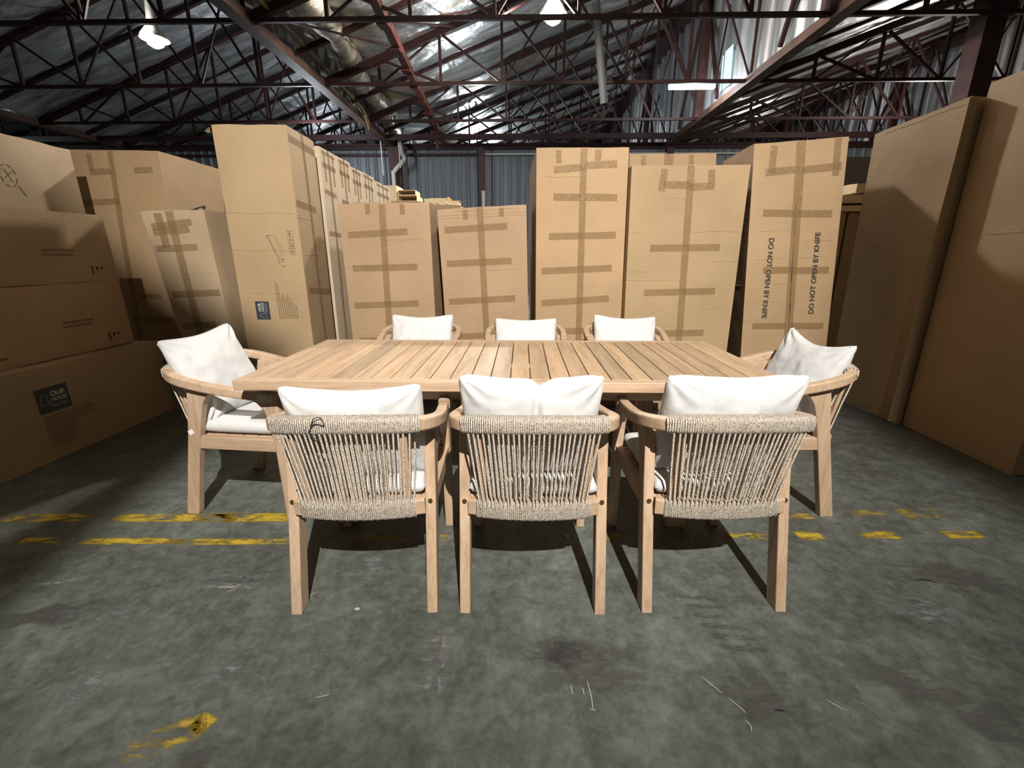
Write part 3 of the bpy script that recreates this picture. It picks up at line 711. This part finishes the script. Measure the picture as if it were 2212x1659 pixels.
# left side: carton lying on its side, two stacked on it, one large behind
lying = Carton('long_carton', 'long carton lying on the floor with a slate OUR HOUSE label, under the stacked cartons', CARDY, (-2.965, 1.55, 0), (-2.965, 3.50, 0), (-2.965, 1.55, .595), (-2.965, 3.48, .590), (-.62, 0, 0), 41, .005)
slate_label(lying, .534, .648, .20, .158)
lying.marks('small_print', INKF, small_print(.34, 12, .018, 8, [.95, .99, .9, .98, .6, .55, .6, .55, .5, .45, .6, .4]), .484, .47)
for k, (z0, z1, lb) in enumerate([(.597, 1.072, 'lower of the two cartons stacked on the long lying carton'), (1.074, 1.535, 'upper of the two cartons stacked on the long lying carton')]):
    c = Carton('wide_carton', lb, CARDY if k else CARD, (-3.08, 1.7, z0), (-3.08, 3.385, z0), (-3.08, 1.7, z1), (-3.08, 3.38 - .01 * k, z1 + .002), (-.48, 0, 0), 43 + k, .005, 'cartons stacked on the long lying carton', creases=())
    c.marks('handling_marks', INK, [L2((0, -.03), (0, .02), .011), L2((-.008, .02), (.01, .024), .01), D2(.037, .014, .0105), L2((.037, -.02), (.037, .01), .004), D2(.074, .012, .009)], .885 - .0 * k, .17 if k else .16)
    c.marks('small_print', INKF, small_print(.22, 2, .028, 60 + k, [1, .9]), .70, .45)
    c.marks('printed_line', INKF, [L2((0, 0), (.30, .005), .016)], .30, .12 if k == 0 else .42)
big = Carton('large_carton', 'large pale carton with a round printed mark, behind the two stacked cartons', CARDG, (-3.70, 2.2, 0), (-3.70, 3.90, 0), (-3.62, 2.2, 2.085), (-3.68, 3.88, 2.08), (-.30, 0, 0), 47, .006)
big.marks('round_mark', INKF, [L2((.055 * cos(a), .075 * sin(a)), (.055 * cos(a + .5), .075 * sin(a + .5)), .006) for a in [.2, .9, 1.7, 2.6, 3.3, 4.1, 5.0, 5.6]] + [L2((-.03, -.02), (.03, .03), .005), L2((-.02, .04), (.02, -.04), .005), L2((.05, -.06), (.09, -.13), .006)], .68, .865)
# right side: two tall flat cartons standing against the stacks
pa = Carton('flat_carton', 'tall flat carton with a lit narrow edge, right of the DO NOT OPEN carton', CARD, (2.865, 4.0, 0), (2.905, 3.262, 0), (2.845, 4.04, 2.20), (2.868, 3.275, 2.235), (.34, .02, 0), 51, .007, 'tall flat cartons standing on the right', backtop=(.34, .02, -.02),
            creases=(('front', .612, .15, 1), ('front', .985, .15, .95), ('front', .33, .2, .6), ('front', .03, .2, 1), ('front', .015, .1, 1)))
pb = Carton('flat_carton', 'huge flat carton nearest the camera, with a crease across its foot', CARD, (2.94, 3.235, 0), (2.91, 2.425, 0), (2.94, 3.25, 2.30), (2.925, 2.40, 2.30), (.34, .02, 0), 52, .008, 'tall flat cartons standing on the right',
            creases=(('front', .60, 0, 1), ('front', .604, .1, 1), ('front', .15, .05, 1), ('front', .015, .1, .9)))
m = MB(); m.grid(lambda u, v: (2.84 + .062 * u + .004 * sin(v * 9), 3.262 + .018 * v * 0 - .003, .02 + 2.2 * v), 2, 24, True)
o_ = m.build('edge_flap', CARDL, pa.root); o_.location = -pa.o
# slivers seen between the DO NOT OPEN carton and the flat carton
nb = Carton('narrow_carton', 'carton edge in the slot right of the DO NOT OPEN carton', CARD, (2.98, 4.6, 0), (3.16, 4.6, 0), (2.98, 4.6, 1.66), (3.12, 4.6, 1.66), (0, .45, 0), 55, .003)
nb2 = Carton('narrow_carton', 'dark carton beside the slot, behind the flat cartons', CARDY, (3.18, 4.62, 0), (3.9, 4.62, 0), (3.16, 4.62, 1.66), (3.9, 4.62, 1.66), (0, .45, 0), 56, .003)
s1 = Carton('pale_panel', 'lower pale board lying on the cartons in the slot', CARDW, (2.97, 4.58, 1.662), (3.62, 4.58, 1.662), (2.97, 4.58, 1.715), (3.62, 4.58, 1.73), (0, .45, 0), 57, .002)
s2 = Carton('pale_panel', 'upper pale board lying on the other board in the slot', CARDW, (2.97, 4.57, 1.735), (3.62, 4.57, 1.735), (2.97, 4.57, 1.80), (3.62, 4.57, 1.825), (0, .45, 0), 58, .002)
s3 = Carton('small_pale_carton', 'small pale carton on top of the boards in the slot', CARDW, (3.17, 4.6, 1.83), (3.5, 4.6, 1.83), (3.17, 4.6, 1.915), (3.5, 4.6, 1.92), (0, .3, 0), 59, .002)
s4 = Carton('grey_carton', 'greyish carton in shade far behind the boards in the slot', simple('grey_board', (.20, .185, .16), .8), (4.0, 6.2, 0), (5.0, 6.2, 0), (4.0, 6.2, 2.45), (5.0, 6.2, 2.45), (0, .6, 0), 60, .003)
# far end of the aisle: open pale cartons on a base row
base1 = Carton('carton', 'base carton carrying the open pale cartons at the end of the aisle', CARD, (-2.45, 8.0, 0), (-1.72, 8.0, 0), (-2.45, 8.0, 2.145), (-1.72, 8.0, 2.145), (0, .9, 0), 62, .004)
base2 = Carton('carton', 'second base carton at the end of the aisle, under the flap-topped carton', CARD, (-1.70, 8.0, 0), (-1.05, 8.0, 0), (-1.70, 8.0, 2.08), (-1.05, 8.0, 2.08), (0, .9, 0), 63, .004)
def open_box(label, x0, x1, y0, y1, z0, z1, mat, face='front', flaps=0.0):
    t = .008; m = MB(); root = None; cx, cy = (x0 + x1) / 2, (y0 + y1) / 2
    a, b, c, d, h = x0 - cx, x1 - cx, y0 - cy, y1 - cy, z1 - z0
    m.box(a, b, c, d, 0, t); m.box(a, a + t, c, d, t, h); m.box(b - t, b, c, d, t, h); m.box(a + t, b - t, d - t, d, t, h)
    if face == 'front': m.box(a + t, b - t, c, d - t, h - t, h)          # opening turned to the camera
    else: m.box(a + t, b - t, c, c + t, t, h)                              # opening on top
    o = m.build('open_carton', mat, None, (cx, cy, z0)); tag(o, label, 'box', 'open pale cartons at the end of the aisle')
    if flaps:
        f = MB(); f.add([(b, c, h), (b, d, h), (b + flaps * .6, d, h + flaps * .5), (b + flaps * .6, c, h + flaps * .5)], [(0, 1, 2, 3)]); f.add([(a, d, h), (b, d, h), (b, d + flaps * .4, h + flaps), (a, d + flaps * .4, h + flaps)], [(0, 1, 2, 3)]); f.build('flap', mat, o)
    return o
k8 = 8.05
open_box('pale carton standing tallest at the end of the aisle', -2.37, -2.14, k8, k8 + .45, 2.15, 2.40, CARDW, 'top')
open_box('open carton turned on its side, upper of two at the end of the aisle', -2.12, -1.82, k8, k8 + .35, 2.245, 2.325, CARDW, 'front')
open_box('open carton turned on its side, lower of two at the end of the aisle', -2.125, -1.80, k8, k8 + .45, 2.15, 2.243, CARDW, 'front')
open_box('flap-topped pale carton beside the open cartons at the end of the aisle', -1.68, -1.30, k8, k8 + .45, 2.085, 2.19, CARDW, 'top', .06)
open_box('lowest pale carton at the far right of the open cartons', -1.28, -1.10, k8, k8 + .40, 2.085, 2.155, CARDW, 'top', .03)

# ------------------------------------------------------------------ building: saw-tooth roof on open trusses
BW, XL, ZV, ZA, YA, YB = 10.25, -4.80, 5.22, 8.85, 5.5, 44.0
SL = (ZA - ZV) / BW
def roof_sheet(k):
    x0 = XL + BW * k; m = MB()
    def fn(u, v):
        x = x0 + BW * u; y = YA + (YB - YA) * v
        z = ZV + .12 + SL * BW * u + (.85 * max(0, 1 - u / .16) if k == 0 else 0)
        p = Vector((x * .55, y * 1.9, k * 7.0)); s = noise.fractal(p, 1.0, 2.0, 4) * .11 + noise.noise(Vector((x * .3, y * .8, k))) * .10
        ph = ((y - 9.1) / 1.5) % 1.0; s -= .10 * sin(pi * ph) * (.5 + noise.noise(Vector((x * .25, y * .3, 3))))
        return (x, y, z + s)
    m.grid(fn, 56, 190, True, True)
    return m
for k in (-3, -2, -1, 0, 1):
    o = struct(roof_sheet(k).build('ceiling' if k == 0 else 'ceiling_%d' % (k + 4), FOIL if k in (0,) else FOILD))
# clerestory faces at the high edge of each bay
def clere(k):
    xe = XL + BW * (k + 1); m = MB(); n = 600; L = YB - YA
    def fn(u, v):
        y = YA + L * u; q = (y / .62) % 1.0
        return (xe - .10 + .055 * max(-1, min(1, 2.2 * sin(2 * pi * q))) + .03 * noise.noise(Vector((y * 2.2, v * 3, k))), y, ZV + .08 + (ZA - ZV + .1) * v)
    m.grid(fn, n, 5, True, True)
    return struct(m.build('wall_clerestory' if k == 0 else 'wall_clerestory_%d' % (k + 4), SHEETF))
for k in (-2, -1, 0, 1): clere(k)
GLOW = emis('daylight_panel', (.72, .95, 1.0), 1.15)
GLINT = emis('painted_glint', (.9, .95, 1.0), 1.6)  # glow painted for light reflected in the corrugations
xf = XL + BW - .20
def glow_quad(y0, y1, z0, z1, mat, n):
    m = MB(); m.add([(xf, y0, z0), (xf, y1, z0), (xf, y1 + .06, z1), (xf, y0 + .10, z1)], [(0, 1, 2, 3)]); return struct(m.build('window_or_glint_%d' % n, mat))
glow_quad(12.95, 13.45, 5.45, 6.35, GLOW, 1); glow_quad(13.48, 13.6, 5.45, 6.3, GLOW, 2)
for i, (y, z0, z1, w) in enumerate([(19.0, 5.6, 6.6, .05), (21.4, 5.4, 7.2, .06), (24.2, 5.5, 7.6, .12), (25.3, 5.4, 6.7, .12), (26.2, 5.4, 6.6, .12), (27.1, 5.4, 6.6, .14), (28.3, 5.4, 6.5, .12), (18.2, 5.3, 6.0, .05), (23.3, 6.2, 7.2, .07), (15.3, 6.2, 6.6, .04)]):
    glow_quad(y, y + w, z0, z1, GLINT, 3 + i)
# trusses
def truss_meshes():
    bc, tc, wb = MB(), MB(), MB()
    bc.bar((0, 0, 0), (BW, 0, 0), .065, .07)
    tc.bar((.0, 0, .02), (BW, 0, .02 + SL * BW), .14, .15)
    n = 7; dx = BW / n
    for i in range(1, n + 1):
        x = dx * i; wb.bar((x - .1, 0, 0), (x - .1, 0, SL * x), .06, .06)
    for i in range(1, n):
        x = dx * i; wb.bar((x - .1, 0, SL * x), (x + dx - .1, 0, 0), .05, .05)
        if i in (1, 3, 5): wb.bar((x - .1, .03, 0), (x + dx - .1, .03, SL * (x + dx)), .04, .04)
    return bc, tc, wb
t0 = None
TYS = [9.1 + 3.0 * i for i in range(11)]
for k in (-3, -2, -1, 0, 1):
    for i, y in enumerate(TYS):
        if t0 is None:
            t0 = empty('roof_truss'); bc, tc, wb = truss_meshes()
            bc.build('bottom_chord', STEEL, t0); tc.build('top_chord', STEEL, t0); wb.build('web_bracing', STEEL, t0); t = t0
        else: t = copy_tree(t0)
        t.location = (XL + BW * k, y, ZV); struct(t)
        t['group'] = 'roof trusses'
# intermediate rafters, valley and ridge beams, columns
for k in (-2, -1, 0, 1):
    for y in [10.6 + 3 * i for i in range(10)]:
        m = MB(); m.bar((XL + BW * k + .1, y, ZV + .08), (XL + BW * (k + 1), y, ZV + .08 + SL * BW), .09, .10); o = struct(m.build('roof_rafter', STEEL)); o['group'] = 'roof rafters'
for k in (-2, -1, 0, 1, 2):
    x = XL + BW * k
    m = MB(); m.bar((x - .08, YA, ZV), (x - .08, YB, ZV), .24, .17); struct(m.build('valley_beam', STEELB))
    m = MB(); m.bar((x - .3, YA, ZA - .12), (x - .3, YB, ZA - .12), .5, .5); struct(m.build('ridge_beam', STEEL))
    for y in ((9.1, 15.1, 21.1, 27.1, 33.1) if k > 0 else (18.0,)):
        m = MB(); m.box(x - .32, x - .10, y - .14, y + .14, ZV if k == 1 else ZV - .05, ZA); struct(m.build('clerestory_post', STEELD))
        for s in (-1, 1):
            m = MB(); m.bar((x - .25, y, ZA - .4), (x - .25, y + s * 1.5, ZV + .1), .08, .08); struct(m.build('clerestory_brace', STEEL))
m = MB(); m.box(XL + BW * 2 - 7.6, XL + BW * 2 - 7.25, 9.35, 9.7, 0, ZV + 1.1); struct(m.build('column_right', STEELD))
# rod bracing between trusses of the middle bays
rn = random.Random(11)
for i in range(16):
    x = XL + .6 + (i % 8) * 1.25; y = 9.1 + 3.0 * (i // 4); m = MB()
    m.tube([(x, y, ZV), (x + 1.4, y + 3.0, ZV + SL * (x + 1.4 - XL))], .022, 6); o = struct(m.build('bracing_rod', STEEL)); o['group'] = 'roof bracing rods'
# partition wall at the far end of the hall
m = MB(); W0_, W1_ = -30.0, 26.0; n = 1750
m.grid(lambda u, v: (W0_ + (W1_ - W0_) * u, 18.35 - .05 * max(0, min(1, 5 * sin(2 * pi * (u * (W1_ - W0_)) / .32) - 2.4)), 5.16 * v), n, 1, False)
struct(m.build('wall_back', SHEET))
m = MB()
m.box(W0_, W1_, 18.18, 18.30, 5.08, 5.22); struct(m.build('trim_1', STEEL))
m = MB(); m.box(W0_, W1_, 16.95, 17.07, 5.13, 5.30); struct(m.build('eaves_girder', STEEL))
m = MB(); m.box(W0_, -1.45, 18.2, 18.28, 4.86, 4.95); struct(m.build('trim_2', STEEL))
m = MB(); m.cyl((5.0, 18.2, 4.91), (1, 0, 0), .035, 12.9, 8); struct(m.build('trim_3', PVC))
m = MB(); m.box(-5.02, -4.58, 18.0, 18.3, 0, 5.2); struct(m.build('wall_back_column', STEELD))
for x in (-1.55, 2.0, 5.45, 9.0, -8.5): 
    m = MB(); m.box(x - .12, x + .12, 18.1, 18.3, 0, 5.1); struct(m.build('wall_back_column', STEELD))
m = MB(); m.box(-30, 30, 44.0, 44.2, 0, 10); struct(m.build('wall_far', SHEET))
m = MB(); m.box(15.9, 16.1, 5.5, 44, 0, 9); struct(m.build('wall_right', SHEETF))
# things hung under the roof
m = MB(); m.tube(catmull([(-4.516, 17.8, 5.45), (-4.446, 17.8, 4.893), (-4.394, 17.8, 4.66), (-4.786, 17.8, 4.24), (-4.81, 17.8, 3.9), (-4.81, 17.8, 0)], 5), .075, 10); tag(m.build('downpipe', PVC), 'kinked white downpipe in front of the dark column at the far wall', 'pipe')
m = MB(); m.tube([(-1.49, 18.05, 0), (-1.49, 18.05, 3.5), (-1.49, 18.05, 3.62)], [.07, .07, .085], 10); tag(m.build('pipe', PVC), 'pale vertical pipe low on the far wall, right of the downpipe', 'pipe')
m = MB(); m.tube([(1.50, 11.0, 6.3), (1.60, 11.0, 5.6), (1.773, 11.0, 4.44)], .085, 12); tag(m.build('hanging_pipe', GREYP), 'grey pipe hanging down between the two bright lamps', 'pipe')
m = MB(); m.bar((-2.45, 7.6, 5.42), (-2.945, 17.0, 5.42), .15, .17)
rb = m.build('hoist_rail', STEELR); tag(rb, 'red oxide hoist rail with a hooked end, hung under the foil roof', 'rail')
for k in range(9):
    m = MB(); y = 8.4 + k * 1.05; m.bar((-2.49 - .052 * (y - 7.6), y, 5.33), (-2.46 - .052 * (y - 7.6), y + .22, 5.33), .20, .06); m.build('clamp_plate', STEELR, rb)
m = MB(); pc = Vector((-2.95, 17.05, 5.22)); m.tube([pc + Vector((.16 * sin(a), 0, .17 * cos(a))) for a in [(-2.2 + 4.3 * k / 14) for k in range(15)]], .055, 8); m.tube([pc + Vector((-.05, 0, .2)), pc + Vector((-.03, 0, -.42))], .06, 8)
m.build('hook', STEELR, rb)
m = MB(); P = []; Rr = []
for k in range(60):
    t = k / 59; y = 7.6 + 11.0 * t; P.append((-3.98 - .10 * max(0, y - 10.5) + .06 * sin(y * 1.3), y, 5.80 - .10 * abs(sin((y - 9.1) / 3 * pi)))); Rr.append(.24 + .04 * sin(y * 2.1) + .02 * sin(y * 5.3))
m.tube(P, Rr, 18); dv = m
for i, p in enumerate(dv.v):
    n_ = noise.fractal(Vector(p) * 2.3, 1.0, 2.0, 3) * .05; dv.v[i] = (p[0] + n_, p[1], p[2] + n_)
tag(dv.build('foil_duct', FOILT), 'tan foil-wrapped duct sagging along the roof valley', 'duct')
m = MB(); m.tube(catmull([(-4.38, 7.9, 5.35), (-4.52, 10.5, 5.42), (-4.6, 12.5, 5.40), (-4.62, 14.2, 5.30), (-4.55, 14.5, 5.0), (-4.6, 14.7, 4.9)], 5), .045, 8); tag(m.build('sprinkler_pipe', STEELY), 'thin ochre pipe running beside the foil duct', 'pipe')
for (x, y, z0, z1, lb) in [(-4.15, 17.6, 4.35, 5.2, 'left of two thin rods dangling before the far wall column'), (-4.62, 17.0, 4.0, 5.1, 'right of two thin rods dangling before the far wall column')]:
    m = MB(); m.tube([(x - .35, y, z1), (x - .33, y, z0)], .022, 6); tag(m.build('dangling_rod', PVC), lb, 'rod')

# ------------------------------------------------------------------ lamps
LWARM = (1.0, .87, .70)
def lamp(label, loc, power, col, est, group, spot=None, r=.13):
    x, y, z = loc; root = empty('high_bay_lamp', loc); tag(root, label, 'lamp', group)
    m = MB(); m.tube([(0, 0, .62), (0, 0, .30), (0, 0, .18), (0, 0, .02), (0, 0, -.02)], [.05, .08, .12, .24, .245], 28, False); m.build('reflector', simple('lamp_shade', (.6, .6, .55), .4, .2), root)
    m = MB(); m.tube([(0, 0, -.16), (0, 0, -.11), (0, 0, .0), (0, 0, .12)], [.05, .13, .165, .10], 24); m.build('bulb', emis('lamp_glow', col, est), root)
    m = MB(); m.tube([(0, 0, .6), (0, 0, 1.25)], .02, 8); m.build('hanger', STEEL, root)
    l = bpy.data.lights.new('lamp_light', 'SPOT' if spot else 'POINT'); l.energy = power; l.color = col; l.shadow_soft_size = r
    o = bpy.data.objects.new('lamp_light', l); COL.objects.link(o); o.location = (x, y - .22, z - .03)
    if spot:
        l.spot_size = radians(spot[1]); l.spot_blend = spot[2]
        d = Vector(spot[0]) - o.location; o.rotation_euler = d.to_track_quat('-Z', 'Y').to_euler()
    return root
lamp('blazing high bay lamp hanging over the far end of the aisle', (.53, 9.45, 5.42), 2800, (1.0, .95, .87), 60, 'high bay lamps')
lamp('small high bay lamp glowing under the dark side of the roof', (-7.15, 9.9, 5.3), 150, (1.0, .98, .90), 26, 'high bay lamps')
# flood lamp behind the camera; side plates added to shape shade on the cartons
fl = empty('flood_lamp', (.85, -2.9, 5.2)); tag(fl, 'flood lamp with added shade plates, hung from the trusses behind the camera', 'lamp')
m = MB(); m.tube([(0, -.45, .16), (0, -.30, .12), (0, -.12, .05)], [.08, .15, .22], 24, False); m.build('reflector', simple('flood_shade', (.5, .5, .48), .4, .2), fl)
m = MB(); m.bar((0, -.4, .1), (0, -.4, 1.6), .05, .05); m.build('hanger', STEEL, fl)
def add_shade_plate(poly, dist):
    m = MB(); n = len(poly)
    m.add([(x * dist, dist, z * dist) for x, z in poly] + [(x * dist, dist + .004, z * dist) for x, z in poly], [tuple(range(n)), tuple(reversed(range(n, 2 * n)))] + [(k, (k + 1) % n, n + (k + 1) % n, n + k) for k in range(n)])
    m.build('added_shade_plate', STEEL, fl)
add_shade_plate([(-.426, -.729), (-.52, -.668), (-.583, -.616), (-.75, -.48), (-1.5, .1), (-2.2, .3), (-2.2, -2.4), (-.76, -2.4), (-.66, -1.25), (-.53, -.90)], .8)
add_shade_plate([(.283, .1), (.275, -.5), (.30, -.85), (.36, -1.1), (.55, -1.9), (2.0, -1.9), (2.0, .1)], .5)
kl = bpy.data.lights.new('near_lamp_light', 'SPOT'); kl.energy = 4500; kl.color = (1.0, .96, .905); kl.shadow_soft_size = .026; kl.spot_size = radians(67); kl.spot_blend = 1.0
ko = bpy.data.objects.new('near_lamp_light', kl); COL.objects.link(ko); ko.location = (.85, -2.9, 5.2)
ko.rotation_euler = (Vector((-.3, 3.8, 1.4)) - ko.location).to_track_quat('-Z', 'Y').to_euler()
# fluorescent batten
tb = empty('fluorescent_batten', (4.40, 13.3, 5.47)); tag(tb, 'glaring fluorescent batten before the corrugated upright wall', 'lamp')
m = MB(); m.box(-.60, .60, -.07, .07, .04, .10); m.build('housing', simple('batten_white', (.7, .7, .7), .4), tb)
m = MB()
for s in (-1, 1): m.cyl((0, s * .04, .0), (1, 0, 0), .028, 1.17, 12)
m.build('tube', emis('tube_glow', (.93, .98, 1.0), 22), tb)
for s in (-.45, .45):
    m = MB(); m.tube([(s, 0, .1), (s, 0, 1.6)], .008, 6); m.build('hanger', STEEL, tb)
def area(loc, tgt, power, col, sx, sy):
    l = bpy.data.lights.new('batten_light', 'AREA'); l.shape = 'RECTANGLE'; l.size = sx; l.size_y = sy; l.energy = power; l.color = col
    o = bpy.data.objects.new('batten_light', l); COL.objects.link(o); o.location = loc; o.rotation_euler = (Vector(tgt) - Vector(loc)).to_track_quat('-Z', 'Y').to_euler(); return o
pl = bpy.data.lights.new('batten_light', 'POINT'); pl.energy = 320; pl.color = (.88, .97, 1.0); pl.shadow_soft_size = .2
po = bpy.data.objects.new('batten_light', pl); COL.objects.link(po); po.location = (4.40, 13.2, 5.2)
for (x, y, z, p, c) in [(-1.5, 24.0, 5.0, 1050, (.8, .92, 1.0)), (-6.4, 14.8, 4.6, 430, (.84, .92, 1.0)), (-9.5, 26, 4.8, 160, (.8, .9, 1.0)), (-19, 15, 4.9, 130, (.75, .95, .9)), (10.5, 13.5, 4.7, 420, (1.0, .95, .86)), (11, 22, 4.8, 420, (.95, .96, .95)), (-1.2, 13.2, 4.9, 170, (.85, .94, 1.0))]:  # fill lights without fixtures, added to brighten the roof and far bays
    l = bpy.data.lights.new('fill_light', 'POINT'); l.energy = p; l.color = c; l.shadow_soft_size = .25
    o = bpy.data.objects.new('fill_light', l); COL.objects.link(o); o.location = (x, y, z)

w = bpy.data.worlds.new('world'); SC.world = w; w.use_nodes = True
w.node_tree.nodes['Background'].inputs[0].default_value = (1.0, .86, .70, 1); w.node_tree.nodes['Background'].inputs[1].default_value = .11
